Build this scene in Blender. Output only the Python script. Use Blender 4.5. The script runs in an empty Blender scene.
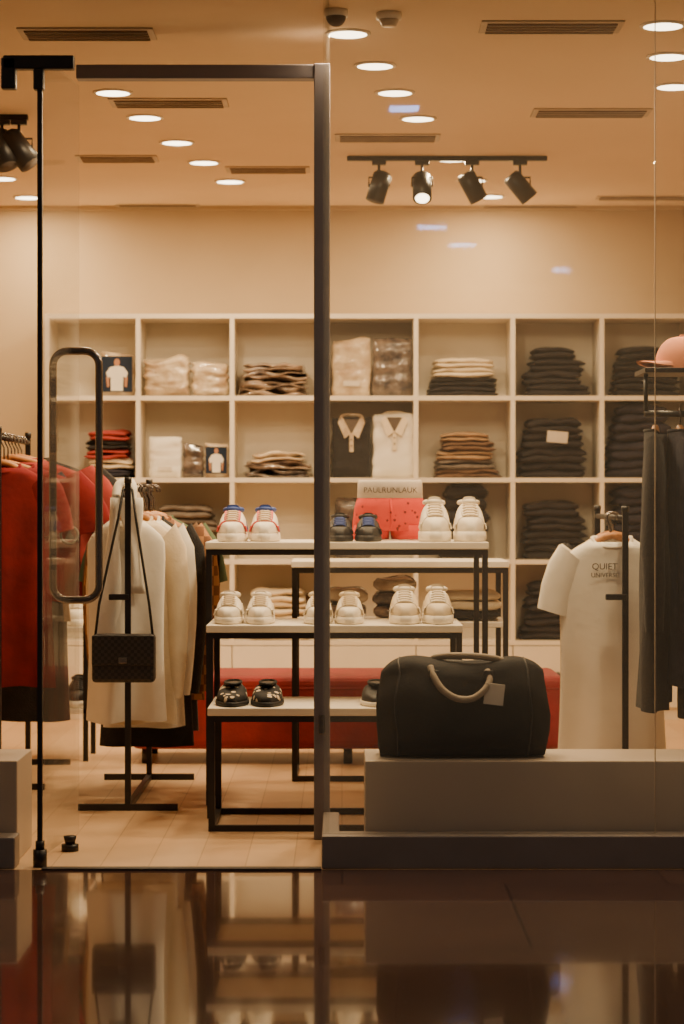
import bpy, bmesh, math, random
from mathutils import Vector, Matrix, Euler, noise
F=2284.0; CX=342; HY=500; CH=1.06; CEIL=2.52
def wx(px,Y): return (px-CX)*Y/F
def wz(py,Y): return CH+(HY-py)*Y/F
def cpos(px,py):
    Y=(CEIL-CH)*F/(HY-py); return wx(px,Y),Y
R=random.Random(7)
def lin(c):
    o=[]
    for v in c:
        v/=255.0
        o.append(v/12.92 if v<=0.04045 else ((v+0.055)/1.055)**2.4)
    return (o[0],o[1],o[2],1)
def mat(name,c,rough=0.6,metal=0,var=0.15,scale=8,bump=0.0,bscale=60,coat=0,c2=None,sheen=0,spec=0.5):
    m=bpy.data.materials.new(name); m.use_nodes=True; nt=m.node_tree; N=nt.nodes; L=nt.links
    b=N['Principled BSDF']; a=lin(c)
    b2=lin(c2) if c2 else tuple([v*(1-var) for v in a[:3]]+[1])
    tc=N.new('ShaderNodeTexCoord'); nz=N.new('ShaderNodeTexNoise'); nz.inputs['Scale'].default_value=scale; nz.inputs['Detail'].default_value=4
    L.new(tc.outputs['Object'],nz.inputs['Vector'])
    r=N.new('ShaderNodeValToRGB'); r.color_ramp.elements[0].position=0.35; r.color_ramp.elements[1].position=0.65
    r.color_ramp.elements[0].color=b2; r.color_ramp.elements[1].color=a
    L.new(nz.outputs['Fac'],r.inputs['Fac']); L.new(r.outputs['Color'],b.inputs['Base Color'])
    b.inputs['Roughness'].default_value=rough; b.inputs['Metallic'].default_value=metal
    b.inputs['Coat Weight'].default_value=coat; b.inputs['Sheen Weight'].default_value=sheen
    b.inputs['Specular IOR Level'].default_value=spec
    if bump:
        n2=N.new('ShaderNodeTexNoise'); n2.inputs['Scale'].default_value=bscale; n2.inputs['Detail'].default_value=3
        L.new(tc.outputs['Object'],n2.inputs['Vector'])
        bp=N.new('ShaderNodeBump'); bp.inputs['Strength'].default_value=bump; bp.inputs['Distance'].default_value=0.01
        L.new(n2.outputs['Fac'],bp.inputs['Height']); L.new(bp.outputs['Normal'],b.inputs['Normal'])
    return m
def emis(name,c,s):
    m=bpy.data.materials.new(name); m.use_nodes=True; nt=m.node_tree
    nt.nodes.remove(nt.nodes['Principled BSDF']); e=nt.nodes.new('ShaderNodeEmission')
    e.inputs['Color'].default_value=(c[0],c[1],c[2],1); e.inputs['Strength'].default_value=s
    nt.links.new(e.outputs[0],nt.nodes['Material Output'].inputs['Surface']); return m
M={}
M['white']=mat('white_laminate',(236,226,208),0.45,var=0.04)
M['wall']=mat('wall_paint',(192,170,138),0.8,var=0.04,scale=3)
M['ceil']=mat('ceiling_paint',(226,202,168),0.85,var=0.04,scale=2)
M['plat']=mat('platform_paint',(200,184,166),0.4,var=0.06,scale=4)
M['black_metal']=mat('black_metal',(34,29,28),0.4,0.1,var=0.1)
M['grey_metal']=mat('door_frame_metal',(124,120,128),0.4,0.3,var=0.1,scale=5)
M['sill']=mat('sill_metal',(142,132,126),0.4,0.2,var=0.15,scale=5)
M['chrome']=mat('handle_metal',(120,112,108),0.24,0.75)
M['black_cloth']=mat('black_cloth',(34,30,31),0.9,var=0.4,scale=20,bump=0.4,bscale=150,sheen=0.1)
M['denim']=mat('black_denim',(40,35,38),0.9,var=0.4,scale=30,bump=0.4,bscale=200)
M['navy']=mat('navy_denim',(46,44,58),0.9,var=0.4,scale=30,bump=0.4,bscale=200)
M['grey_cloth']=mat('grey_cloth',(120,108,98),0.9,var=0.3,scale=25,bump=0.3)
M['brown_cloth']=mat('brown_cloth',(118,88,64),0.9,var=0.3,scale=25,bump=0.3)
M['tan_cloth']=mat('tan_cloth',(176,142,104),0.9,var=0.3,scale=25,bump=0.3)
M['skin_print']=mat('printed_figure_tone',(186,132,98),0.6)
M['cream']=mat('cream_cloth',(230,214,186),0.9,var=0.08,scale=15,bump=0.2)
M['white_cloth']=mat('white_cloth',(240,234,222),0.9,var=0.05,scale=15,bump=0.15,bscale=30)
M['red_cloth']=mat('red_cloth',(134,20,24),0.9,var=0.3,scale=10,bump=0.2,bscale=40)
M['rose_cloth']=mat('rose_cloth',(170,62,56),0.9,var=0.3,scale=10,bump=0.2,bscale=40)
M['bench_red']=mat('bench_velvet',(142,16,18),0.75,var=0.25,scale=10,bump=0.2,sheen=0.2)
M['green']=mat('green_cloth',(86,104,80),0.9)
M['duffel']=mat('duffel_fabric',(20,18,19),0.85,var=0.3,scale=30,bump=0.15,bscale=90,spec=0.3)
M['strap']=mat('grey_beige_strap',(166,150,130),0.7,var=0.15,scale=30,bump=0.3)
M['waist']=mat('waistband_elastic',(222,210,198),0.8,var=0.1,scale=30)
M['leather']=mat('black_leather',(26,23,23),0.5,bump=0.3,bscale=80)
M['wood']=mat('hanger_wood',(190,130,75),0.5,var=0.2,scale=20)
M['shoe_white']=mat('shoe_white',(238,228,210),0.5,var=0.05)
M['shoe_cream']=mat('shoe_cream',(224,206,176),0.6,var=0.08)
M['shoe_black']=mat('shoe_black',(28,26,27),0.6)
M['shoe_blue']=mat('shoe_blue',(58,84,160),0.6)
M['shoe_red']=mat('shoe_red',(226,92,86),0.6)
M['inner']=mat('shoe_lining',(90,78,68),0.9)
M['bag_plastic']=mat('bagged_cloth_cream',(222,204,176),0.22,var=0.35,scale=14,bump=0.8,bscale=20,coat=0.8,c2=(176,150,122))
M['bag_grey']=mat('bagged_cloth_grey',(168,144,122),0.22,var=0.5,scale=16,bump=1.0,bscale=25,coat=0.8,c2=(92,76,68))
M['bag_dark']=mat('bagged_cloth_dark',(50,44,46),0.2,var=0.5,scale=18,bump=1.0,bscale=25,coat=0.8,c2=(120,104,92))
M['pack_blue']=mat('package_print',(34,46,66),0.3,coat=0.5)
M['orange']=mat('orange_cloth',(216,140,104),0.8,var=0.2)
M['dark_slot']=mat('vent_slot',(112,90,68),0.8)
M['vent']=mat('vent_metal',(196,176,150),0.5)
M['tag']=mat('paper_tag',(222,212,196),0.7)
M['print']=mat('ink_print',(80,64,56),0.8)
M['lamp_glow']=emis('downlight_glow',(1,0.82,0.56),8)
M['spot_glow']=emis('spot_glow',(1,0.80,0.54),9)
M['cool_glow']=emis('mall_lamp_glow',(0.22,0.46,1),44)
def dotted(name,c,c2,scale,thr):
    m=bpy.data.materials.new(name); m.use_nodes=True; nt=m.node_tree; N=nt.nodes; L=nt.links
    b=N['Principled BSDF']; tc=N.new('ShaderNodeTexCoord'); v=N.new('ShaderNodeTexVoronoi'); v.inputs['Scale'].default_value=scale
    L.new(tc.outputs['Object'],v.inputs['Vector']); r=N.new('ShaderNodeValToRGB'); r.color_ramp.interpolation='CONSTANT'
    r.color_ramp.elements[0].color=lin(c2); r.color_ramp.elements[1].color=lin(c); r.color_ramp.elements[1].position=thr
    L.new(v.outputs['Distance'],r.inputs['Fac']); L.new(r.outputs['Color'],b.inputs['Base Color']); b.inputs['Roughness'].default_value=0.85
    return m
M['boxer_red']=dotted('dotted_red',(214,60,44),(110,26,26),44,0.22)
M['shoe_dots']=dotted('dotted_black',(28,26,27),(214,196,170),40,0.33)
def checker(name,c1,c2,scale,rough):
    m=bpy.data.materials.new(name); m.use_nodes=True; nt=m.node_tree; N=nt.nodes; L=nt.links
    b=N['Principled BSDF']; tc=N.new('ShaderNodeTexCoord'); ck=N.new('ShaderNodeTexChecker'); ck.inputs['Scale'].default_value=scale
    ck.inputs['Color1'].default_value=lin(c1); ck.inputs['Color2'].default_value=lin(c2)
    L.new(tc.outputs['Object'],ck.inputs['Vector']); L.new(ck.outputs['Color'],b.inputs['Base Color']); b.inputs['Roughness'].default_value=rough; return m
M['plaid']=checker('plaid_cloth',(186,136,92),(126,86,62),28,0.9)
M['weave']=checker('woven_leather',(50,44,42),(24,22,22),90,0.45)
def tiles(name,c1,c2,mortar,bw,rh,ms,rough,rotz=0,coat=0.0,nfac=0.5,ior=1.5):
    m=bpy.data.materials.new(name); m.use_nodes=True; nt=m.node_tree; N=nt.nodes; L=nt.links
    b=N['Principled BSDF']; tc=N.new('ShaderNodeTexCoord'); mp=N.new('ShaderNodeMapping'); mp.inputs['Rotation'].default_value[2]=rotz
    L.new(tc.outputs['Object'],mp.inputs['Vector']); bk=N.new('ShaderNodeTexBrick'); L.new(mp.outputs[0],bk.inputs['Vector'])
    bk.inputs['Scale'].default_value=1.0; bk.inputs['Brick Width'].default_value=bw; bk.inputs['Row Height'].default_value=rh
    bk.inputs['Mortar Size'].default_value=ms; bk.inputs['Color1'].default_value=lin(c1); bk.inputs['Color2'].default_value=lin(c2); bk.inputs['Mortar'].default_value=lin(mortar)
    nz=N.new('ShaderNodeTexNoise'); nz.inputs['Scale'].default_value=3 ; nz.inputs['Detail'].default_value=6
    L.new(tc.outputs['Object'],nz.inputs['Vector'])
    mx=N.new('ShaderNodeMixRGB'); mx.blend_type='MULTIPLY'; mx.inputs['Fac'].default_value=nfac
    L.new(bk.outputs['Color'],mx.inputs['Color1'])
    hs=N.new('ShaderNodeValToRGB'); hs.color_ramp.elements[0].position=0.3; hs.color_ramp.elements[0].color=(0.5,0.5,0.5,1); hs.color_ramp.elements[1].position=0.7
    L.new(nz.outputs['Fac'],hs.inputs['Fac']); L.new(hs.outputs['Color'],mx.inputs['Color2'])
    L.new(mx.outputs['Color'],b.inputs['Base Color']); b.inputs['Roughness'].default_value=rough; b.inputs['Coat Weight'].default_value=coat
    b.inputs['IOR'].default_value=ior
    return m
M['mall_floor']=tiles('polished_tile',(82,58,50),(94,68,58),(58,40,34),0.9,0.9,0.004,0.09,coat=0.6,ior=2.0)
M['wood_floor']=tiles('wood_floor',(222,186,144),(214,176,134),(190,152,112),1.2,0.14,0.002,0.4,rotz=math.pi/2,nfac=0.3)
def glass(name,haze,tint=(0.97,0.965,0.95)):
    # thin architectural glass with diffuse haze mixed into the shader to lift the blacks
    m=bpy.data.materials.new(name); m.use_nodes=True; nt=m.node_tree; N=nt.nodes; L=nt.links
    N.remove(N['Principled BSDF']); t=N.new('ShaderNodeBsdfTransparent'); t.inputs['Color'].default_value=(*tint,1)
    df=N.new('ShaderNodeBsdfDiffuse'); df.inputs['Color'].default_value=(0.8,0.76,0.7,1)
    tl=N.new('ShaderNodeBsdfTranslucent'); tl.inputs['Color'].default_value=(0.8,0.76,0.7,1)
    ds=N.new('ShaderNodeMixShader'); ds.inputs[0].default_value=0.6; L.new(df.outputs[0],ds.inputs[1]); L.new(tl.outputs[0],ds.inputs[2])
    hz=N.new('ShaderNodeMixShader'); hz.inputs[0].default_value=haze; L.new(t.outputs[0],hz.inputs[1]); L.new(ds.outputs[0],hz.inputs[2])
    g=N.new('ShaderNodeBsdfGlossy'); g.inputs['Roughness'].default_value=0.02
    fr=N.new('ShaderNodeFresnel'); fr.inputs['IOR'].default_value=1.4
    mn=N.new('ShaderNodeMath'); mn.operation='MINIMUM'; mn.inputs[1].default_value=0.10; L.new(fr.outputs[0],mn.inputs[0])
    mx=N.new('ShaderNodeMixShader'); L.new(mn.outputs[0],mx.inputs[0]); L.new(hz.outputs[0],mx.inputs[1]); L.new(g.outputs[0],mx.inputs[2])
    L.new(mx.outputs[0],N['Material Output'].inputs['Surface']); return m
M['glass']=glass('clear_glass',0.018)
M['door_glass']=glass('door_glass',0.05)

class B:
    def __init__(s,name): s.name=name; s.v=[]; s.f=[]; s.m=[]; s.s=[]; s.mats=[]
    def mi(s,k):
        if k not in s.mats: s.mats.append(k)
        return s.mats.index(k)
    def add(s,vs,fs,mk,smooth=False):
        o=len(s.v); s.v+= [tuple(v) for v in vs]; i=s.mi(mk)
        for f in fs: s.f.append([a+o for a in f]); s.m.append(i); s.s.append(smooth)
    def obox(s,c,size,mk,rot=(0,0,0),bevel=0,seg=2,smooth=False):
        bm=bmesh.new(); bmesh.ops.create_cube(bm,size=1)
        for v in bm.verts: v.co=Vector((v.co.x*size[0],v.co.y*size[1],v.co.z*size[2]))
        if bevel: bmesh.ops.bevel(bm,geom=bm.edges[:],offset=bevel,segments=seg,affect='EDGES',profile=0.5)
        M4=Matrix.Translation(c)@Euler(rot).to_matrix().to_4x4()
        bm.verts.index_update()
        s.add([M4@v.co for v in bm.verts],[[v.index for v in f.verts] for f in bm.faces],mk,smooth); bm.free()
    def box(s,x0,x1,y0,y1,z0,z1,mk,bevel=0):
        s.obox(((x0+x1)/2,(y0+y1)/2,(z0+z1)/2),(abs(x1-x0),abs(y1-y0),abs(z1-z0)),mk,(0,0,0),bevel)
    def prism(s,poly,y,th,mk):
        n=len(poly); vs=[Vector((p[0],y,p[1])) for p in poly]+[Vector((p[0],y+th,p[1])) for p in poly]
        fs=[list(range(n)),[n+i for i in range(n)][::-1]]+[[i,(i+1)%n,n+(i+1)%n,n+i] for i in range(n)]
        s.add(vs,fs,mk)
    def loft(s,rings,mk,cap0=True,cap1=True,smooth=True,closed=True):
        n=len(rings[0]); vs=[v for r in rings for v in r]; fs=[]
        for i in range(len(rings)-1):
            for j in range(n if closed else n-1):
                k=(j+1)%n; fs.append([i*n+j,i*n+k,(i+1)*n+k,(i+1)*n+j])
        if cap0: fs.append(list(range(n))[::-1])
        if cap1: fs.append([(len(rings)-1)*n+j for j in range(n)])
        s.add(vs,fs,mk,smooth)
    def cyl(s,p0,p1,r,mk,r1=None,seg=16):
        s.tube([p0,p1],r,mk,seg=seg,radii=[r,r if r1 is None else r1])
    def tube(s,pts,r,mk,closed=False,seg=8,radii=None,flat=1.0):
        pts=[Vector(p) for p in pts]; n=len(pts); rings=[]; up=None
        for i,p in enumerate(pts):
            if closed: d=(pts[(i+1)%n]-pts[i-1])
            elif i==0: d=pts[1]-pts[0]
            elif i==n-1: d=pts[-1]-pts[-2]
            else: d=pts[i+1]-pts[i-1]
            d.normalize()
            if up is None:
                up=Vector((0,0,1)) if abs(d.z)<0.9 else Vector((0,1,0))
            u=d.cross(up)
            if u.length<1e-4: u=d.cross(Vector((1,0,0)))
            u.normalize(); w=u.cross(d).normalized(); up=w
            rr=radii[i] if radii else r
            rings.append([p+u*rr*math.cos(2*math.pi*k/seg)+w*rr*flat*math.sin(2*math.pi*k/seg) for k in range(seg)])
        if closed: rings.append(rings[0])
        s.loft(rings,mk,not closed,not closed,True)
    def pillow(s,c,size,mk,seed=0,amp=0.003,e=3.5,nx=14,nr=20,rotz=0,sag=0.0):
        w,d,h=size; rings=[]; cr,sr=math.cos(rotz),math.sin(rotz)
        for i in range(nx+1):
            t=-1+2*i/nx; sc=(1-abs(t)**6)**0.4 if abs(t)<1 else 0.0
            sc=max(sc,0.35); x=t*w/2
            ring=[]
            for k in range(nr):
                a=2*math.pi*k/nr; ca,sa=math.cos(a),math.sin(a)
                y=math.copysign(abs(ca)**(2/e),ca)*d/2*(0.92+0.08*sc); z=math.copysign(abs(sa)**(2/e),sa)*h/2*sc
                nn=noise.noise(Vector((x*11+seed*3.1,y*9,z*14+seed)))
                yy=y+amp*nn; zz=z+amp*nn*1.2-sag*t*t*(1 if z>0 else 0.5)
                ring.append(Vector((c[0]+x*cr-yy*sr,c[1]+x*sr+yy*cr,c[2]+zz)))
            rings.append(ring)
        s.loft(rings,mk)
    def fin(s,parent=None):
        me=bpy.data.meshes.new(s.name); me.from_pydata(s.v,[],s.f)
        for k in s.mats: me.materials.append(M[k])
        for i,p in enumerate(me.polygons): p.material_index=s.m[i]; p.use_smooth=s.s[i]
        me.update()
        bm=bmesh.new(); bm.from_mesh(me); bmesh.ops.recalc_face_normals(bm,faces=bm.faces[:]); bm.to_mesh(me); bm.free()
        o=bpy.data.objects.new(s.name,me); bpy.context.scene.collection.objects.link(o)
        if parent: o.parent=parent
        return o
def text(name,body,loc,size,mk,parent,ext=0.0006):
    cu=bpy.data.curves.new(name,'FONT'); cu.body=body; cu.size=size; cu.extrude=ext; cu.align_x='CENTER'; cu.align_y='CENTER'
    o=bpy.data.objects.new(name,cu); o.location=loc; o.rotation_euler=(math.pi/2,0,0); cu.materials.append(M[mk])
    bpy.context.scene.collection.objects.link(o); o.parent=parent; return o
def sm(pts,n=6):
    P=[Vector(p) for p in pts]; out=[]
    for i in range(len(P)-1):
        p0=P[max(i-1,0)]; p1=P[i]; p2=P[i+1]; p3=P[min(i+2,len(P)-1)]
        for k in range(n):
            t=k/n; out.append(0.5*((2*p1)+(-p0+p2)*t+(2*p0-5*p1+4*p2-p3)*t*t+(-p0+3*p1-3*p2+p3)*t**3))
    out.append(P[-1]); return out

# ---------------- room shell ----------------
XL,XR=-2.4,2.4; YB=11.36; YF=6.6
def simple(name,*a):
    b=B(name); b.box(*a); return b.fin()
simple('floor',XL,XR,6.55,YB,-0.1,0.0,'wood_floor')
simple('mall_floor',-6,6,-8,6.55,-0.1,0.0,'mall_floor')
simple('ceiling',XL,XR,6.5,YB,CEIL,CEIL+0.1,'ceil')
simple('wall_back',XL,XR,YB,YB+0.1,-0.1,CEIL+0.1,'wall')
simple('wall_left',XL-0.1,XL,6.5,YB+0.1,-0.1,CEIL+0.1,'wall')
simple('wall_right',XR,XR+0.1,6.5,YB+0.1,-0.1,CEIL+0.1,'wall')
simple('wall_facade',-6,6,6.42,6.5,CEIL,3.1,'wall')
simple('wall_facade_left',-6,XL-0.1,6.5,6.6,0,3.0,'wall')
simple('wall_facade_right',XR+0.1,6,6.5,6.6,0,3.0,'wall')
simple('mall_ceiling',-6,6,-8,6.42,3.0,3.1,'plat')
simple('trim_1',-0.86,-0.06,6.53,6.57,0.0,0.006,'black_metal')
b=B('trim_2'); b.box(XL,XR,YB-0.03,YB,CEIL-0.02,CEIL,'wall'); b.fin()

# ---------------- storefront ----------------
XS=-0.058
b=B('window_sill')
b.box(XS,XR,6.56,6.66,0,0.095,'sill',0.004); b.box(XS,XS+0.05,6.66,7.10,0,0.09,'sill',0.004)
b.fin()
b=B('window_sill'); b.box(XL,-0.94,6.56,6.66,0,0.09,'sill',0.004); b.fin()
b=B('window_1'); b.box(XS+0.003,0.903,6.60,6.61,0.095,CEIL,'glass'); b.fin()
b=B('window_2'); b.box(0.908,XR,6.60,6.61,0.095,CEIL,'glass'); b.box(0.9045,0.9065,6.60,6.61,0.095,CEIL,'vent'); b.fin()
b=B('window_3'); b.box(XS+0.01,XS+0.02,6.62,7.10,0.09,CEIL,'glass'); b.fin()
b=B('window_4'); b.box(XL,-0.99,6.60,6.61,0.09,CEIL,'door_glass'); b.fin()
Yd=7.15
b=B('door_frame')
b.box(wx(314,Yd),wx(330,Yd),Yd-0.03,Yd+0.03,0,wz(65,Yd),'grey_metal',0.003)
b.box(wx(77,Yd),wx(330,Yd),Yd-0.028,Yd+0.028,wz(80,Yd),wz(66,Yd),'grey_metal',0.003)
b.obox((wx(322,Yd),Yd-0.035,0.36),(0.02,0.012,0.06),'chrome',bevel=0.003)
b.fin()
Xp=wx(40,6.6)
b=B('door_1')
b.box(Xp-0.007,Xp+0.007,6.592,6.608,0.03,wz(75,6.6),'black_metal')
b.cyl((Xp,6.6,0),(Xp,6.6,0.05),0.020,'black_metal'); b.cyl((Xp,6.6,0.05),(Xp,6.6,0.075),0.013,'black_metal')
b.obox((wx(39,6.6),6.6,wz(63,6.6)),(0.205,0.035,0.04),'black_metal',bevel=0.004)
b.obox((wx(9,6.6),6.6,wz(74,6.6)),(0.042,0.035,0.09),'black_metal',bevel=0.004)
b.obox((wx(39,6.6),6.6,wz(80,6.6)),(0.03,0.035,0.06),'black_metal',bevel=0.004)
Xe=wx(77,7.1)
dx=Xe-Xp-0.004; dy=7.12-6.612; ang=math.atan2(dy,dx); ln=math.hypot(dx,dy)
b.obox(((Xp+0.004+Xe)/2,(6.612+7.12)/2,1.19),(ln,0.010,2.32),'door_glass',(0,0,ang))
Yh=7.02; Xh=wx(76,Yh); z0,z1=wz(600,Yh),wz(351,Yh); hw=0.071; r=0.045
pts=[]
for (cx,cz,a0) in ((hw-r,z1-r,0),(-hw+r,z1-r,90),(-hw+r,z0+r,180),(hw-r,z0+r,270)):
    for k in range(7):
        a=math.radians(a0+k*15); pts.append((Xh+cx+r*math.cos(a),Yh,cz+r*math.sin(a)))
b.tube(pts,0.0118,'chrome',closed=True,seg=14)
b.fin()
b=B('door_stop'); yy=6.9; b.cyl((wx(70,yy),yy,0),(wx(70,yy),yy,0.02),0.026,'black_metal'); b.cyl((wx(70,yy),yy,0.02),(wx(70,yy),yy,0.045),0.014,'black_metal',0.02); b.fin()
b=B('display_platform'); b.box(wx(365,6.68),XR-0.02,6.68,7.0,0,0.297,'plat',0.004); b.fin()
b=B('display_platform'); b.box(XL+0.02,-0.95,6.68,7.0,0,0.297,'plat',0.004); b.fin()

# ---------------- shelving unit ----------------
YS=11.0; YBK=11.35
xs=[wx(p,YS) for p in (47,138,232,325,416,513,602,692,780)]
zb=[wz(p,YS) for p in (316,398,480,562,643)]
b=B('cubby_shelving_unit'); T=0.011
for x in xs: b.box(x-T,x+T,YS,YBK,0.371,zb[0]+T,'white')
for z in zb: b.box(xs[0]-T,xs[-1]+T,YS-0.001,YBK-0.001,z-T,z+T,'white')
b.box(xs[0]-T,xs[-1]+T,YBK-0.012,YBK,0.0,zb[0],'white')
b.box(xs[0]-T,xs[-1]+T,YS+0.02,YBK-0.02,0.0,0.06,'white')
for i in range(len(xs)-1):
    b.box(xs[i]+0.002,xs[i+1]-0.002,YS,YBK-0.02,0.06,zb[4]-T-0.004,'white',0.002)
    b.cyl(((xs[i]+xs[i+1])/2,YS,0.22),((xs[i]+xs[i+1])/2,YS-0.025,0.22),0.012,'black_metal')
b.fin()
YC=11.17; SC=F/11.03
def base(r): return zb[r+1]+T+0.001
def stack(name,x0,x1,top,r,mats,n,depth=0.27,amp=0.008,taper=0.16):
    h=((398,480,562,643)[r]-3-top)/SC; xc=wx((x0+x1)/2,11.03); w=(x1-x0)/SC
    b=B(name); t=h/n; z=base(r)
    for i in range(n):
        mk=mats[i*len(mats)//n] if len(mats)>1 else mats[0]
        f=1-taper*(i/max(1,n-1))**1.5
        ww=w*f*(0.90+0.1*R.random()); ox=(R.random()-0.5)*0.028
        b.pillow((xc+ox,YC+(R.random()-0.5)*0.02,z+t*0.26),(ww,depth,t*0.62),mk,R.random()*50,amp,e=2.8,rotz=(R.random()-0.5)*0.14,sag=0.004)
        b.pillow((xc+ox+(R.random()-0.5)*0.008,YC+0.004,z+t*0.75),(ww*(0.96+0.04*R.random()),depth*0.99,t*0.66),mk,R.random()*50,amp*1.4,e=2.8,rotz=(R.random()-0.5)*0.14,sag=0.006)
        z+=t
    return b.fin()
stack('bagged_shirt_stack',238,313,362,0,['bag_grey','bag_grey'],4,amp=0.018)
stack('folded_trouser_stack',427,500,357,0,['denim','black_cloth','cream','cream'],4)
stack('folded_jeans_stack',523,590,345,0,['denim'],4,taper=0.3)
stack('folded_jeans_stack',612,682,346,0,['black_cloth'],4,taper=0.25,amp=0.012)
stack('bagged_shirt_stack',243,313,452,1,['bag_dark','bag_grey','bag_plastic'],3,amp=0.018)
stack('folded_trouser_stack',434,500,432,1,['brown_cloth','grey_cloth','tan_cloth','brown_cloth','tan_cloth'],5,taper=0.25)
o=stack('folded_jeans_stack',520,592,418,1,['denim'],4,taper=0.25,amp=0.012)
stack('folded_jeans_stack',608,680,404,1,['navy'],4,taper=0.3,amp=0.012)
stack('folded_jeans_stack',522,588,502,2,['black_cloth','denim'],4,taper=0.1)
stack('folded_jeans_stack',612,684,488,2,['navy'],4,amp=0.012)
stack('folded_jeans_stack',521,590,583,3,['denim'],4,taper=0.3)
stack('folded_jeans_stack',614,684,585,3,['black_cloth'],4)
stack('folded_sweater_stack',440,492,486,2,['black_cloth'],3)
stack('folded_sweater_stack',60,125,500,2,['bag_grey'],4)
stack('folded_sweater_stack',150,220,505,2,['cream','grey_cloth'],4)
stack('folded_sweater_stack',245,310,590,3,['cream'],4)
stack('folded_sweater_stack',84,131,430,1,['navy','cream','rose_cloth','black_cloth','rose_cloth'],5,amp=0.012)
b=B('size_label'); b.obox((wx(558,10.97),11.0,wz(437,11.0)),(0.10,0.003,0.055),'tag',(0.1,0.08,0)); b.fin(o)
def pack(name,x0,x1,top,r,mk,front=None,seed=0,th=0.07,y=11.1,collar=None,puff=0.012):
    h=((398,480,562,643)[r]-3-top)/SC; xc=wx((x0+x1)/2,11.03); w=(x1-x0)/SC; z=base(r)
    b=B(name); rings=[]
    nz,nr=16,32
    for i in range(nz+1):
        t=-1+2*i/nz; sc=max((1-abs(t)**8)**0.35 if abs(t)<1 else 0,0.5); ring=[]
        for k in range(nr):
            a=2*math.pi*k/nr; ca,sa=math.cos(a),math.sin(a)
            x=math.copysign(abs(ca)**0.4,ca)*w/2*(0.95+0.05*sc); yy=math.copysign(abs(sa)**0.5,sa)*th/2*sc
            nn=noise.noise(Vector((x*16+seed,yy*10,i*0.6+seed)))*puff
            n3=noise.noise(Vector((x*9+seed,7,seed)))*puff*1.5*max(0,t)
            ring.append(Vector((xc+x+nn*0.6,y+yy+nn,z+h/2+t*h/2+n3)))
        rings.append(ring)
    b.loft(rings,mk)
    yf=y-th/2-0.004
    if front=='figure':
        zc=z+h*0.5; yf-=0.004
        b.box(xc-w*0.44,xc+w*0.44,yf-0.004,yf+0.002,z+0.02,z+h-0.015,'pack_blue')
        b.prism([(xc-w*0.17,z+0.025),(xc+w*0.17,z+0.025),(xc+w*0.18,zc-h*0.05),(xc+w*0.27,zc-h*0.08),(xc+w*0.31,zc+h*0.04),(xc+w*0.20,zc+h*0.17),(xc+w*0.06,zc+h*0.2),(xc-w*0.06,zc+h*0.2),(xc-w*0.20,zc+h*0.17),(xc-w*0.31,zc+h*0.04),(xc-w*0.27,zc-h*0.08),(xc-w*0.18,zc-h*0.05)],yf-0.007,0.003,'white_cloth')
        b.prism([(xc+w*0.085*math.cos(q),zc+h*0.285+h*0.085*math.sin(q)) for q in [2*math.pi*k/14 for k in range(14)]],yf-0.007,0.003,'skin_print')
        for sg in (-1,1): b.prism([(xc+sg*w*0.22,z+h*0.22),(xc+sg*w*0.28,z+h*0.2),(xc+sg*w*0.31,zc-h*0.06),(xc+sg*w*0.22,zc-h*0.06)],yf-0.007,0.003,'skin_print')
    if front=='label':
        b.obox((xc,yf-0.006,z+h*0.22),(w*0.42,0.003,h*0.09),'tag')
    if collar:
        zt=z+h; k=0.058
        b.tube(sm([(xc-k,yf+0.012,zt-0.03),(xc-k*0.8,y,zt+0.004),(xc,y+0.02,zt+0.012),(xc+k*0.8,y,zt+0.004),(xc+k,yf+0.012,zt-0.03)]),0.009,collar)
        b.prism([(xc-k*0.72,zt-0.012),(xc+k*0.72,zt-0.012),(xc,zt-0.085)],yf-0.004,0.006,'inner')
        for sg in (-1,1):
            b.prism([(xc+sg*k*1.12,zt-0.03),(xc+sg*k*0.75,zt-0.002),(xc+sg*0.002,zt-0.082),(xc+sg*0.034,zt-0.105)],yf-0.012,0.009,collar)
        b.obox((xc,yf-0.003,zt-0.125),(0.020,0.006,0.09),collar)
        for q in range(2): b.cyl((xc,yf-0.008,zt-0.11-q*0.03),(xc,yf-0.005,zt-0.11-q*0.03),0.004,'inner',seg=8)
    return b.fin()
pack('packaged_undershirt',99,134,352,0,'bag_plastic','figure',1)
pack('bagged_shirt',144,189,357,0,'bag_plastic',None,2,0.14,puff=0.03)
pack('bagged_shirt',192,228,361,0,'bag_plastic',None,3,0.14,puff=0.03)
pack('packaged_shirt',332,371,338,0,'bag_plastic','label',4)
pack('packaged_shirt',373,413,336,0,'bag_dark',None,5)
pack('packaged_undershirt',148,181,436,1,'white_cloth','label',6)
pack('packaged_undershirt',182,203,443,1,'bag_dark',None,7)
pack('packaged_undershirt',204,228,443,1,'bag_plastic','figure',8)
pack('folded_polo_shirt',332,371,416,1,'black_cloth',None,9,0.08,collar='bag_plastic')
pack('folded_polo_shirt',373,416,414,1,'white_cloth',None,10,0.08,collar='cream')
pack('packaged_shirt',335,372,498,2,'bag_dark',None,13)

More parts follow.
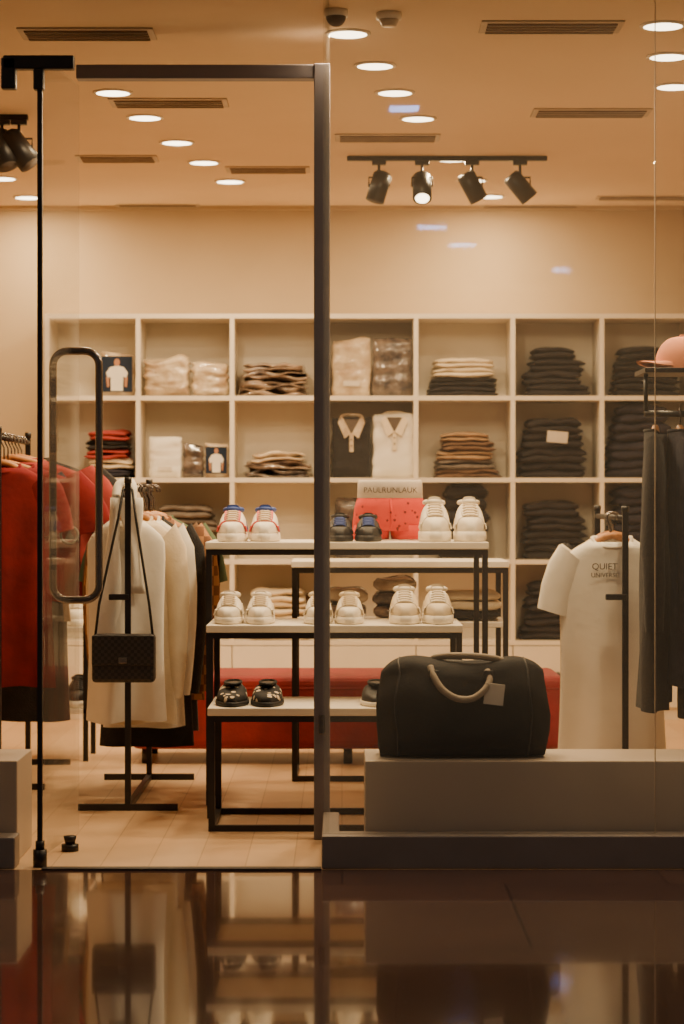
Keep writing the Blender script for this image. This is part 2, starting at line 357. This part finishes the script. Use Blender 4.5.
# ---------------- ceiling fittings ----------------
WARM=(1,0.725,0.40)
def downlight(px,py,power):
    x,y=cpos(px,py); b=B('ceiling_downlight')
    n=28; A=[2*math.pi*k/n for k in range(n)]
    ro=[Vector((x+0.072*math.cos(a),y+0.072*math.sin(a),CEIL)) for a in A]
    r1=[Vector((x+0.072*math.cos(a),y+0.072*math.sin(a),CEIL-0.005)) for a in A]
    r2=[Vector((x+0.060*math.cos(a),y+0.060*math.sin(a),CEIL-0.006)) for a in A]
    b.loft([ro,r1,r2],'white',True,False)
    b.add(r2,[list(range(n))],'lamp_glow'); o=b.fin()
    l=bpy.data.lights.new('downlight_beam','AREA'); l.shape='DISK'; l.size=0.118; l.energy=power; l.color=WARM
    lo=bpy.data.objects.new('downlight_beam',l); lo.location=(x,y,CEIL-0.010); bpy.context.scene.collection.objects.link(lo); lo.parent=o
for px,py in [(348,33),(375,65),(395,92),(418,118),(452,159),(472,180),(490,196),(113,92),(145,117),(177,142),(204,162),(230,181),
              (28,197),(2,178),(663,25),(668,56),(674,86)]:
    downlight(px,py,13.5 if py<150 else 11.0)
def vent(x0,x1,py,d=0.085):
    xa,y=cpos(x0,py); xb,_=cpos(x1,py); b=B('ceiling_vent')
    b.box(xa,xb,y-d,y+d,CEIL-0.006,CEIL,'vent',0.002)
    for k in range(4):
        yy=y-d*0.66+k*d*0.44
        b.box(xa+0.02,xb-0.02,yy-0.008,yy+0.008,CEIL-0.009,CEIL-0.005,'dark_slot')
        b.obox(((xa+xb)/2,yy+0.013,CEIL-0.009),(xb-xa-0.04,0.008,0.002),'vent',(0.6,0,0))
    b.fin()
for a in [(480,622,26),(20,155,33),(110,228,102),(77,158,158),(532,650,112),(335,440,137),(226,310,169),(116,200,205,0.03),(596,690,197,0.05),(480,580,206,0.03)]: vent(*a)
b=B('smoke_detector'); x,y=cpos(389,13); b.cyl((x,y,CEIL),(x,y,CEIL-0.02),0.038,'white'); b.cyl((x,y,CEIL-0.02),(x,y,CEIL-0.04),0.030,'vent',0.022); b.fin()
b=B('security_camera'); x,y=cpos(336,10); b.cyl((x,y,CEIL),(x,y,CEIL-0.02),0.036,'white')
b.loft([[Vector((x+0.030*math.cos(t)*math.cos(a),y+0.030*math.cos(t)*math.sin(a),CEIL-0.02-0.030*math.sin(t))) for a in [2*math.pi*k/20 for k in range(20)]] for t in (0,0.3,0.6,0.9,1.2,1.5)],'inner'); b.fin()
def track(x0,x1,y,heads,zr=CEIL-0.02,k=1.0):
    b=B('track_spotlight'); b.box(x0,x1,y-0.015,y+0.015,zr,CEIL,'black_metal',0.002)
    for (hx,tx,ty,lit) in heads:
        b.box(hx-0.03,hx+0.03,y-0.014,y+0.014,zr-0.018,zr,'black_metal',0.002)
        b.cyl((hx,y,zr-0.015),(hx,y,zr-0.07),0.006,'black_metal')
        d=Vector((tx,ty,-1)).normalized(); c=Vector((hx,y,zr-0.11)); 
        p0=c-d*0.065*k; p1=c+d*0.065*k
        b.tube([p0,p0+d*0.008,p0+d*0.012,p1],0.04,'black_metal',seg=20,radii=[0.030*k,0.036*k,0.040*k,0.040*k])
        b.tube([Vector((hx-0.043*k,y,zr-0.11)),Vector((hx-0.043*k,y,zr-0.07)),Vector((hx+0.043*k,y,zr-0.07)),Vector((hx+0.043*k,y,zr-0.11))],0.004,'black_metal')
        b.tube([p1,p1+d*0.002],0.030*k,'spot_glow' if lit else 'inner',seg=20)
    return b.fin()
yt=9.70
track(wx(347,yt),wx(547,yt),yt,[(wx(379,yt),-0.3,-0.1,0),(wx(422,yt),0.0,-0.7,1),(wx(472,yt),0.55,0.1,0),(wx(520,yt),0.85,0.1,0)])
yt=8.66
track(wx(-90,yt),wx(28,yt),yt,[(wx(-30,yt),0.5,-0.3,0),(wx(2,yt),0.4,-0.3,0),(wx(19,yt),0.8,-0.2,0)],k=1.15)

# ---------------- tables ----------------
def table(name,x0,x1,y0,y1,h,shelves=(),top='white',bottom=(1,1)):
    b=B(name); t=0.02
    for x in (x0,x1-t):
        for y in (y0,y1-t): b.box(x,x+t,y,y+t,0,h-0.025,'black_metal')
    for j,z in enumerate((0.0,h-0.045)):
        for i,y in enumerate((y0,y1-t)):
            if j==0 and not bottom[i]: continue
            b.box(x0+t,x1-t,y,y+t,z,z+t,'black_metal')
        for x in (x0,x1-t): b.box(x,x+t,y0+t,y1-t,z,z+t,'black_metal')
    b.box(x0-0.003,x1+0.003,y0-0.006,y1+0.004,h-0.025,h,top,0.003)
    for z in shelves:
        b.box(x0,x1,y0+0.002,y1-0.002,z-0.02,z,top,0.002)
    return b.fin()
hL=wz(708,7.30); hM=wz(625,7.61); hT=wz(542,7.95)
table('display_table',-0.427,0.30,7.30,7.72,hL)
table('display_table',-0.449,0.400,7.60,8.04,hM,bottom=(0,0))
table('display_table',-0.472,0.507,7.93,8.46,hT,bottom=(0,0))
hB=wz(561,8.62)
table('display_table',wx(292,8.62),wx(508,8.62),8.60,9.02,hB,shelves=(wz(622,8.62),),bottom=(1,0))
def bundle(name,xc,y,z,w,h,mats,n,d=0.24,amp=0.006):
    b=B(name); t=h/n
    for i in range(n):
        b.pillow((xc+(R.random()-0.5)*0.01,y,z+t*(i+0.5)),(w*(0.93+0.07*R.random()),d,t*1.05),mats[i%len(mats)],R.random()*50,amp,rotz=(R.random()-0.5)*0.1)
    return b.fin()
ys=8.80; zs=wz(622,8.62)+0.004
bundle('bagged_clothes_pile',wx(346,ys),ys,zs,0.17,0.12,['bag_grey','bag_plastic'],2,amp=0.012)
bundle('bagged_clothes_pile',wx(395,ys),ys,zs,0.17,0.16,['bag_grey','bag_dark','bag_plastic'],3,amp=0.012)
bundle('folded_shirt_stack',wx(472,ys),ys,zs,0.22,0.11,['black_cloth','cream','cream'],3)
b=B('shoe_box'); b.obox((wx(317,ys)-0.005,ys,zs+0.04),(0.07,0.2,0.08),'brown_cloth',bevel=0.003); b.obox((wx(317,ys)-0.005,ys,zs+0.085),(0.074,0.204,0.02),'brown_cloth',bevel=0.003); b.fin()

# ---------------- shoes ----------------
def shoes(name,xc,y,z,up,sole,accent,lace,gap=0.114,low=False,L=0.27,toe2=None,sc=1.0,hs=1.0,collar=None):
    """pair of shoes, toes toward the shopfront"""
    b=B(name)
    for sg in (-1,1):
        cx=xc+sg*gap/2*sc
        def prof(t): return sc*(0.022+0.029*math.sin(min(t*2.6,1)*math.pi/2) -0.012*max(0,(t-0.45))*1.2)
        n=28
        def outline(k,zz,g=0.0):
            a=2*math.pi*k/n; t=(1-math.cos(a))/2; w=(prof(t)+g)*abs(math.sin(a))**0.35*(1 if math.sin(a)>0 else -1)
            return Vector((cx+w,y-L/2-g+t*(L+2*g),zz))
        sh=0.030*sc*hs if not low else 0.016
        b.loft([[outline(k,z+0.001,0) for k in range(n)],[outline(k,z+sh*0.3,0.004) for k in range(n)],[outline(k,z+sh,0.003) for k in range(n)]],sole)
        keys=[(0.0,0.018),(0.04,0.034),(0.12,0.046),(0.25,0.052),(0.36,0.064),(0.48,0.082),(0.58,0.092),(0.75,0.080),(0.9,0.088),(1.0,0.094)]
        keys=[(t,h*(0.6 if low else hs)) for t,h in keys]
        rings=[]; m=17
        for t,h in keys:
            tt=max(0.02,min(t,0.985)); w=prof(tt)*min(1,(math.sin(math.acos(1-2*tt)))**0.35+0.02)*0.98
            nar=0.16*min(1,max(0,(t-0.3)/0.3)); ring=[]
            for k in range(m):
                a=math.pi*k/(m-1); ca=math.cos(a); sa=math.sin(a)
                xx=math.copysign(abs(ca)**0.58,ca)*w*(1-nar*(sa**2)); zz=sa**0.58*h*sc if sa>0 else 0
                ring.append(Vector((cx+xx,y-L/2+tt*L,z+sh*0.7+zz)))
            rings.append(ring)
        b.loft(rings[:4],toe2 or up,True,False); b.loft(rings[3:],up,False,True)
        A16=[2*math.pi*k/16 for k in range(16)]
        if not low:
            zc=z+sh*0.7+0.092*sc*hs
            ring=[Vector((cx+0.031*sc*math.cos(a),y+L*0.24+0.058*math.sin(a),zc+0.004*abs(math.sin(a)))) for a in A16]
            b.tube(ring,0.008,collar or accent,closed=True,seg=8)
            b.add([v+Vector((0,0,0.001)) for v in ring],[list(range(16))],'inner')
            b.prism([(cx+0.022*sc*q,zc+dz*hs) for q,dz in ((-1,-0.03),(1,-0.03),(1.05,0.008),(0.8,0.017),(0.3,0.02),(-0.3,0.02),(-0.8,0.017),(-1.05,0.008))],y+L*0.045,0.010,(collar or accent) if accent!='shoe_white' else up)
            for s2 in (-1,1):
                b.tube([(cx+s2*0.021*sc,y-L/2+L*0.25,z+sh*0.7+0.051*sc*hs),(cx+s2*0.023*sc,y-L/2+L*0.36,z+sh*0.7+0.062*sc*hs),(cx+s2*0.023*sc,y-L/2+L*0.50,z+sh*0.7+0.084*sc*hs)],0.006,accent,seg=6)
            for i in range(5):
                t=0.25+i*0.055; hh=(0.052+max(0,t-0.25)*0.135)*sc*hs
                yy=y-L/2+t*L; zz=z+sh*0.7+hh
                b.tube([(cx-0.024*sc,yy,zz),(cx-0.012*sc,yy-0.003,zz+0.006),(cx+0.012*sc,yy-0.003,zz+0.006),(cx+0.024*sc,yy,zz)],0.0036,lace,seg=6)
            for s2 in (-1,1):
                b.obox((cx+s2*prof(0.3)*0.95,y-L*0.16,z+sh+0.016*hs),(0.005,0.06,0.022),accent,(0,s2*-0.25,s2*0.12),0.002)
                b.obox((cx+s2*prof(0.7)*0.95,y+L*0.2,z+sh+0.024*hs),(0.005,0.09,0.036),collar or accent,(0,s2*-0.2,0),0.002)
            b.tube([rings[3][k]+Vector((0,0,0.001)) for k in range(2,m-2)],0.0022 if not collar else 0.005,accent,seg=5)
        else:
            ring=[Vector((cx+0.026*math.cos(a),y+L*0.16+0.085*math.sin(a),z+sh*0.7+0.056)) for a in A16]
            b.tube(ring,0.005,accent,closed=True,seg=6); b.add([v+Vector((0,0,-0.001)) for v in ring],[list(range(16))],'inner')
    return b.fin()
yT=8.08
shoes('sneaker_pair',wx(249,yT),yT,hT,'shoe_white','shoe_white','shoe_red','shoe_cream',toe2='shoe_white',hs=0.98,collar='shoe_blue')
shoes('sneaker_pair',wx(354,yT),yT,hT,'shoe_black','shoe_black','shoe_black','shoe_blue',sc=0.88,hs=0.85)
shoes('sneaker_pair',wx(452,yT),yT,hT,'shoe_white','shoe_white','shoe_white','shoe_cream',sc=1.08,hs=1.12)
yM=7.75
shoes('sneaker_pair',wx(245,yM),yM,hM,'shoe_white','shoe_white','shoe_white','shoe_cream',sc=0.92,hs=0.88)
shoes('sneaker_pair',wx(334,yM),yM,hM,'shoe_white','shoe_white','shoe_cream','shoe_cream',sc=0.92,hs=0.88)
shoes('sneaker_pair',wx(421,yM),yM,hM,'shoe_cream','shoe_white','shoe_white','shoe_white',sc=0.98,hs=1.0)
yL=7.45
shoes('flat_shoe_pair',wx(250,yL),yL,hL,'shoe_dots','shoe_black','shoe_black','shoe_black',low=True)
shoes('flat_shoe_pair',wx(394,yL),yL,hL,'shoe_black','shoe_white','shoe_black','shoe_black',low=True)

yb=8.34; xb=wx(390,yb); zt=wz(480,yb); zb0=hT
b=B('boxer_shorts_display')
def ell(cx,cy,z,a,bb,n=32):
    return [Vector((cx+a*math.copysign(abs(math.cos(q))**0.8,math.cos(q)),cy+bb*math.sin(q),z)) for q in [2*math.pi*k/n for k in range(n)]]
b.loft([ell(xb,yb,zt,0.112,0.07),ell(xb,yb,zt-0.010,0.118,0.072),ell(xb,yb,zt-0.066,0.120,0.074)],'waist')
b.loft([ell(xb,yb,zt-0.064,0.119,0.073),ell(xb,yb,zt-0.1,0.130,0.078),ell(xb,yb,zt-0.15,0.136,0.08),ell(xb,yb,zt-0.185,0.138,0.076)],'boxer_red')
for sg in (-1,1):
    b.loft([ell(xb+sg*0.066,yb,zt-0.165,0.068,0.072),ell(xb+sg*0.071,yb,zt-0.2,0.069,0.068),ell(xb+sg*0.074,yb,zb0+0.003,0.070,0.066)],'boxer_red')
b.tube([(xb,yb-0.074,zt-0.07),(xb+0.004,yb-0.082,zt-0.12),(xb,yb-0.078,zt-0.175)],0.004,'boxer_red')
o=b.fin(); text('waistband_print','PAULRUNLAUK',(xb,yb-0.0765,zt-0.038),0.028,'print',o)

# ---------------- bench ----------------
b=B('upholstered_bench'); x0,x1=wx(130,9.14),wx(566,9.14)
zt=wz(676,9.14)
b.obox(((x0+x1)/2,9.38,(zt+0.06)/2),(x1-x0,0.48,zt-0.06),'bench_red',bevel=0.035,seg=4,smooth=False)
for x in (x0+0.06,(x0+x1)/2,x1-0.06):
    for y in (9.20,9.56): b.cyl((x,y,0),(x,y,0.07),0.018,'black_metal')
b.tube([(x0+0.03,9.142,zt-0.05),(x1-0.03,9.142,zt-0.05)],0.004,'bench_red')
b.fin()

# ---------------- garments ----------------
def garment(name,x,y,zr,mk,length=0.72,sleeve='short',seed=0,ws=1.0,drop=0.10,amp=1.0,rot=0.0):
    b=B(name); zt=zr-drop
    hz=zt-0.005
    hook=[(x-0.004,y,hz)]+[(x-0.004,y,zr-0.035)]+[(x+0.019*math.cos(a),y,zr-0.001+0.019*math.sin(a)) for a in [math.radians(q) for q in (215,180,140,100,60,20,-20)]]
    b.tube(hook,0.003,'chrome',seg=6)
    b.tube([(x-0.19*ws,y,zt-0.072),(x-0.10*ws,y,zt-0.025),(x-0.03,y,zt+0.002),(x,y,zt+0.010),(x+0.03,y,zt+0.002),(x+0.10*ws,y,zt-0.025),(x+0.19*ws,y,zt-0.072)],0.012,'wood',seg=8)
    n=48; rings=[]
    prof=[(0.0,0.082,0.034),(0.012,0.105,0.036),(0.035,0.155,0.036),(0.06,0.20,0.034),(0.085,0.222,0.034),(0.14,0.226,0.036),(0.22,0.222,0.038)]
    k=11
    for i in range(1,k+1):
        t=i/k; prof.append((0.22+(length-0.22)*t,0.222+0.014*t-(0.01*math.sin(t*3.1)),0.036+0.004*t))
    for (dz,hw,hd) in prof:
        A=0.017*amp*min(1,dz/0.45); ring=[]
        for j in range(n):
            a=2*math.pi*j/n; ca,sa=math.cos(a),math.sin(a)
            px=hw*ws*math.copysign(abs(ca)**0.75,ca); py=hd*math.copysign(abs(sa)**0.8,sa)*(1-0.35*abs(ca)**3)
            dd=A*(noise.noise(Vector((px*9+seed,dz*1.6,seed)))*1.3+0.5*math.sin(px*38+seed*5+dz*2.5))
            zz=zt-dz+ (0.016*noise.noise(Vector((px*7,seed,3))) if dz>length-0.02 else 0)
            if dz==0.0 and sa<0: zz-=0.03*abs(sa)
            ring.append(Vector((x+px,y+py+dd,zz)))
        rings.append(ring)
    b.loft(rings,mk,False,False)
    b.tube([v for v in rings[0]],0.006,mk,closed=True,seg=6)
    if sleeve:
        for sg in (-1,1):
            if sleeve=='short': path=[(0.160,0.060,0.072,0.030),(0.195,0.115,0.080,0.033),(0.220,0.180,0.082,0.034),(0.238,0.255,0.080,0.034)]
            else: path=[(0.165,0.06,0.07,0.03),(0.215,0.13,0.075,0.034),(0.235,0.25,0.068,0.036),(0.238,0.38,0.060,0.036),(0.232,0.50,0.052,0.034),(0.226,0.60,0.042,0.030),(0.225,0.63,0.036,0.028)]
            rr=[]
            for i,(dx,dz,hw,hd) in enumerate(path):
                p=Vector((dx,0,-dz)); q=Vector((path[min(i+1,len(path)-1)][0],0,-path[min(i+1,len(path)-1)][1]))-Vector((path[max(i-1,0)][0],0,-path[max(i-1,0)][1]))
                q.normalize(); u=Vector((-q.z,0,q.x)); ring=[]
                for j in range(18):
                    a=2*math.pi*j/18; w=p+u*hw*math.cos(a)+Vector((0,1,0))*hd*math.sin(a)
                    nn=0.010*noise.noise(Vector((w.x*15+seed,w.z*12,seed)))
                    ring.append(Vector((x+sg*w.x*ws,y+w.y+nn,zt+w.z)))
                rr.append(ring)
            b.loft(rr,mk,False,False)
    if rot:
        c,s_=math.cos(rot),math.sin(rot)
        b.v=[(x+(p[0]-x)*c-(p[1]-y)*s_,y+(p[0]-x)*s_+(p[1]-y)*c,p[2]) for p in b.v]
    return b.fin()
def rack(name,x,y0,y1,h,mk='black_metal',foot=0.17):
    b=B(name); t=0.010
    for y in (y0,y1):
        b.box(x-t,x+t,y-t,y+t,0.022,h,mk); b.box(x-foot,x+foot,y-t,y+t,0,0.022,mk)
        b.cyl((x,y,h),(x,y,h+0.02),0.013,mk)
    b.box(x-t,x+t,y0+t,y1-t,0.001,0.021,mk)
    b.cyl((x,y0,h-0.02),(x,y1,h-0.02),0.010,mk)
    b.obox((x-0.03,y0,wz(597,y0)),(0.07,0.03,0.02),mk,bevel=0.003)
    return b.fin()
x2=wx(128,7.8); zr2=wz(483,7.8)-0.02
rack('clothing_rack',x2,7.8,8.66,zr2+0.02)
garment('white_hoodie',x2-0.015,7.90,zr2,'white_cloth',0.70,None,1,0.60,amp=1.8)
garment('white_long_sleeve_shirt',x2+0.015,8.00,zr2,'cream',0.72,'long',2,0.60,amp=1.6)
garment('white_shirt',x2+0.03,8.10,zr2,'white_cloth',0.74,'long',3,0.62,rot=0.15)
garment('black_shirt',x2+0.03,8.20,zr2,'black_cloth',0.82,'long',4,0.72)
garment('plaid_shirt',x2+0.04,8.29,zr2,'plaid',0.66,'long',5,0.82)
garment('brown_shirt',x2+0.02,8.38,zr2,'brown_cloth',0.60,'long',8,0.80)
garment('green_shirt',x2+0.03,8.47,zr2,'green',0.55,'short',6,0.88)
garment('black_coat',x2+0.03,8.57,zr2,'black_cloth',0.80,'long',7,0.70)
b=B('white_scarf')
for (dxx,zl,yy) in ((-0.055,0.52,7.845),(0.035,0.33,7.848)):
    rings=[]
    for i in range(12):
        t=i/11; z=zr2-0.03-zl*t; w=0.030+0.012*math.sin(t*5+dxx*40)
        xc_=x2-0.015+dxx*(0.55+0.6*t)
        rings.append([Vector((xc_+w*math.cos(a),yy+0.008*math.sin(a)+0.004*math.sin(w*200+a*3),z)) for a in [2*math.pi*k/14 for k in range(14)]])
    b.loft(rings,'white_cloth')
b.tube(sm([(x2-0.045,7.85,zr2-0.03),(x2-0.04,7.88,zr2+0.012),(x2-0.005,7.90,zr2+0.024),(x2+0.01,7.87,zr2+0.0),(x2+0.006,7.85,zr2-0.04)]),0.016,'white_cloth')
b.fin()
yb=7.725; xb=wx(124,yb); z1=wz(682,yb); z2=wz(634,yb)
b=B('crossbody_bag'); w=0.212
b.obox((xb,yb,(z1+z2)/2),(w,0.07,z2-z1),'weave',bevel=0.012)
b.obox((xb,yb-0.037,(z1+z2)/2+0.028),(w*0.99,0.008,(z2-z1)*0.62),'weave',bevel=0.003)
b.obox((xb,yb-0.043,(z1+z2)/2-0.005),(0.03,0.008,0.022),'chrome',bevel=0.003)
for sg in (-1,1):
    b.tube([(xb+sg*w*0.46,yb,z2-0.01),(xb+sg*w*0.40,yb+0.005,z2+0.10),(x2+sg*0.03,yb+0.04,zr2-0.10),(x2+sg*0.016,7.79,zr2-0.005),(x2,7.83,zr2+0.012)],0.0045,'leather',seg=6)
b.fin()
x1=wx(0,8.4); zr1=wz(432,8.4)-0.02
rack('clothing_rack',x1,8.36,9.15,zr1+0.02)
garment('red_tshirt',x1,8.43,zr1,'red_cloth',0.82,'short',11,0.85,amp=1.5)
o=garment('red_sweatshirt',x1,8.53,zr1,'red_cloth',0.50,'short',12,1.28,amp=1.3)
b=B('round_logo'); xx_=x1+0.245
b.tube([(xx_+0.032*math.cos(a),8.487,zr1-0.36+0.032*math.sin(a)) for a in [2*math.pi*k/24 for k in range(24)]],0.005,'grey_cloth',closed=True,seg=6)
b.prism([(xx_-0.018,zr1-0.375),(xx_+0.018,zr1-0.375),(xx_,zr1-0.342)],8.484,0.006,'grey_cloth'); b.fin(o)
garment('navy_jersey',x1,8.63,zr1,'navy',0.62,'short',13,0.9)
garment('rose_tshirt',x1,8.72,zr1,'rose_cloth',0.50,'short',14,1.38,drop=0.075)
garment('brown_jumper',x1,8.81,zr1,'tan_cloth',0.60,'short',15,0.9)
garment('black_tshirt',x1,8.90,zr1,'black_cloth',0.50,'short',16,1.42,drop=0.07)
garment('black_long_tshirt',x1,8.99,zr1,'black_cloth',1.0,'short',17,0.8)
x3=wx(626,7.6); zr3=wz(512,7.6)-0.02
rack('clothing_rack',x3,7.62,8.45,zr3+0.02)
o=garment('white_graphic_tshirt',x3-0.03,7.74,zr3,'white_cloth',0.80,'short',21,0.80,drop=0.07,amp=1.1)
text('chest_print','QUIET',(x3-0.060,7.694,zr3-0.07-0.095),0.030,'print',o,0.001)
text('chest_print','UNIVERSE',(x3-0.060,7.694,zr3-0.07-0.124),0.021,'print',o,0.001)
garment('cream_tshirt',x3-0.02,7.86,zr3,'cream',0.80,'short',22,0.80,drop=0.07)
garment('white_tshirt',x3,7.98,zr3,'white_cloth',0.76,'short',23,0.80,drop=0.07)
garment('black_polo_shirt',x3+0.02,8.1,zr3,'black_cloth',0.70,'short',24,0.75,drop=0.07)
garment('black_polo_shirt',x3+0.02,8.22,zr3,'black_cloth',0.70,'short',25,0.75,drop=0.07)

b=B('shoe_shelf'); xa,xc=-1.62,-1.03; ya,yc=9.26,9.56
for x in (xa,xc-0.02):
    for y in (ya,yc-0.02): b.box(x,x+0.02,y,y+0.02,0,0.56,'black_metal')
for z in (0.213,0.545): b.box(xa,xc,ya,yc,z-0.02,z,'white',0.002)
b.fin()
shoes('sneaker_pair',-1.14,9.41,0.546,'shoe_white','shoe_white','shoe_cream','shoe_white',sc=0.95)
shoes('sneaker_pair',-1.14,9.41,0.214,'shoe_black','shoe_white','shoe_black','shoe_black',sc=0.95)
shoes('sneaker_pair',-1.40,9.41,0.546,'shoe_white','shoe_white','shoe_black','shoe_white',sc=0.95)

# ---------------- duffel bag ----------------
b=B('duffel_bag'); yD=6.835; xD=wx(463,6.75); zP=0.297; Wd=0.495; Hd=0.292
rings=[]; nx=36; nr=52
for i in range(nx+1):
    t=-1+2*i/nx; e=(1-abs(t)**5)**0.32 if abs(t)<1 else 0; e=max(e,0.55)
    ring=[]
    for k in range(nr):
        a=2*math.pi*k/nr; ca,sa=math.cos(a),math.sin(a)
        yy=math.copysign(abs(ca)**0.5,ca)*0.130*e; zz=math.copysign(abs(sa)**0.55,sa)*0.5
        top=max(0,zz)/0.5; zn=zz+0.5
        yy*=1-0.34*top**2
        xx=t*Wd/2*(1.0+0.045*math.sin(math.pi*min(1,zn*1.1))-0.03*zn**2-0.015*(1-zn)**3)
        hh=Hd-0.012*math.cos(t*3)*top-0.055*abs(t)**6
        n1=noise.noise(Vector((xx*6+2,yy*7,zz*4)))*0.018+noise.noise(Vector((xx*18,yy*9,zz*12)))*0.005
        zf=zn*hh
        if zf<0.02: n1=0
        ring.append(Vector((xD+xx+n1*0.5,yD+yy+n1,zP+0.001+zf+ (n1*0.5 if zf>0.1 else 0))))
    rings.append(ring)
b.loft(rings,'duffel')
for i in (4,nx-4): b.tube([v for v in rings[i]],0.003,'leather',closed=True,seg=6)
zt=zP+Hd
b.tube([(xD-0.17,yD,zt-0.010),(xD,yD,zt-0.014),(xD+0.17,yD,zt-0.010)],0.005,'leather')
def px2(px): return wx(px,6.71)
def pz2(py): return wz(py,6.71)
b.tube(sm([(px2(431),6.75,pz2(668)),(px2(434),6.722,pz2(677)),(px2(443),6.700,pz2(690)),(px2(457),6.690,pz2(698)),(px2(472),6.692,pz2(698)),(px2(484),6.700,pz2(690)),(px2(490),6.722,pz2(680)),(px2(488),6.75,pz2(672))]),0.010,'strap',seg=10)
b.tube(sm([(px2(434),6.90,zt-0.018),(px2(437),6.86,zt-0.002),(px2(452),6.82,zt+0.006),(px2(474),6.79,zt+0.007),(px2(492),6.79,zt+0.002),(px2(504),6.82,zt-0.008),(px2(506),6.88,zt-0.016)]),0.010,'strap',seg=10)
for q in (434,489): b.obox((px2(q),6.728,pz2(676)),(0.03,0.01,0.03),'leather',(-0.25,0,0),0.003)
b.obox((px2(494),6.700,pz2(694)),(0.058,0.003,0.062),'tag',(-0.1,0.12,0),0.001)
b.fin()

# ---------------- side-on rack of dark clothes at the right ----------------
yr=7.29; zr=1.335
b=B('garment_rail')
for x in (1.30,1.95):
    b.box(x-0.01,x+0.01,yr-0.01,yr+0.01,0.02,1.47,'black_metal'); b.box(x-0.01,x+0.01,yr-0.2,yr+0.2,0,0.02,'black_metal')
b.cyl((0.965,yr,zr),(1.98,yr,zr),0.010,'black_metal')
b.box(0.95,1.98,yr-0.13,yr+0.13,1.46,1.475,'black_metal',0.002)
for x in (0.97,): b.cyl((x,yr,zr),(x,yr,1.46),0.007,'black_metal')
b.fin()
mk_=['black_cloth','navy','black_cloth','denim','black_cloth','navy','black_cloth','denim','black_cloth','black_cloth','denim','black_cloth']
for i in range(12):
    x=1.0+i*0.078; ln_=(0.88,0.80,0.92)[i%3]
    garment(('black_jacket','navy_jacket')[mk_[i]=='navy'],x,yr,zr,mk_[i],ln_,'long',40+i,(0.82,0.74,0.86)[i%3],drop=0.055,amp=1.5,rot=math.pi/2+0.16*(i%3-1))
b=B('folded_cream_jumper'); b.pillow((1.30,yr,1.502),(0.28,0.22,0.05),'cream',3,0.01,sag=0.006); b.pillow((1.30,yr,1.547),(0.26,0.22,0.045),'cream',8,0.01,sag=0.006); b.fin()
b=B('orange_cap'); xc,yc,z=1.085,yr,1.476; rr=0.088
b.loft([[Vector((xc+rr*max(0.04,math.cos(t*math.pi/2)**0.7)*math.cos(a),yc+rr*1.06*max(0.04,math.cos(t*math.pi/2)**0.7)*math.sin(a),z+0.105*math.sin(t*math.pi/2))) for a in [2*math.pi*k/28 for k in range(28)]] for t in [0,0.1,0.25,0.4,0.55,0.7,0.82,0.92,1.0]],'orange',False,True)
b.cyl((xc,yc,z+0.104),(xc,yc,z+0.111),0.008,'orange')
d=Vector((math.cos(math.radians(195)),math.sin(math.radians(195)),0)); s_=Vector((-d.y,d.x,0)); g=[]
for q in range(5):
    row=[]
    for k in range(13):
        u=-1+2*k/12; ll=rr*0.9*math.sqrt(max(0,1-(u*0.9)**2)); ext=(0.075*(1-u*u)**0.5)*q/4
        p=Vector((xc,yc,z+0.022))+d*(ll*0.98+ext)+s_*u*rr*0.86; p.z-=0.02*u*u*(q/4)
        row.append(p)
    g.append(row)
b.loft([list(r)+[v+Vector((0,0,0.004)) for v in reversed(r)] for r in g],'orange')
b.fin()

# ---------------- mall side lamps and added fill ----------------
def mlamp(px,py,w):
    Yp=1.94*F/(HY-py); y=13.2-Yp; x=wx(px,Yp); b=B('mall_ceiling_lamp')
    b.box(x-w-0.02,x+w+0.02,y-0.09,y+0.09,2.985,3.0,'white'); b.box(x-w,x+w,y-0.06,y+0.06,2.980,2.986,'cool_glow'); b.fin()
for a in [(432,225,0.10),(462,243,0.10),(404,105,0.07),(14,241,0.05),(562,268,0.07)]: mlamp(*a)
for x in (-2.2,0.6,2.6):  # out-of-view fill panels, added to brighten the sill and storefront from outside
    b=B('added_fill_panel'); b.box(x-0.3,x+0.3,5.3,5.9,2.985,3.0,'white'); o=b.fin()
    l=bpy.data.lights.new('fill_beam','AREA'); l.shape='SQUARE'; l.size=0.5; l.energy=6; l.color=(1,0.80,0.60)
    lo=bpy.data.objects.new('fill_beam',l); lo.location=(x,5.6,2.975); bpy.context.scene.collection.objects.link(lo); lo.parent=o

w=bpy.data.worlds.new('World'); bpy.context.scene.world=w; w.use_nodes=True
w.node_tree.nodes['Background'].inputs[0].default_value=(1,0.80,0.62,1); w.node_tree.nodes['Background'].inputs[1].default_value=0.13

cam=bpy.data.cameras.new('camera'); co=bpy.data.objects.new('camera',cam); bpy.context.scene.collection.objects.link(co)
co.location=(0,0,CH); co.rotation_euler=(math.pi/2,0,0); cam.lens=36*F/1024; cam.sensor_width=36; cam.shift_y=-12/1024
cam.dof.use_dof=True; cam.dof.focus_distance=7.3; cam.dof.aperture_fstop=4.0
bpy.context.scene.camera=co
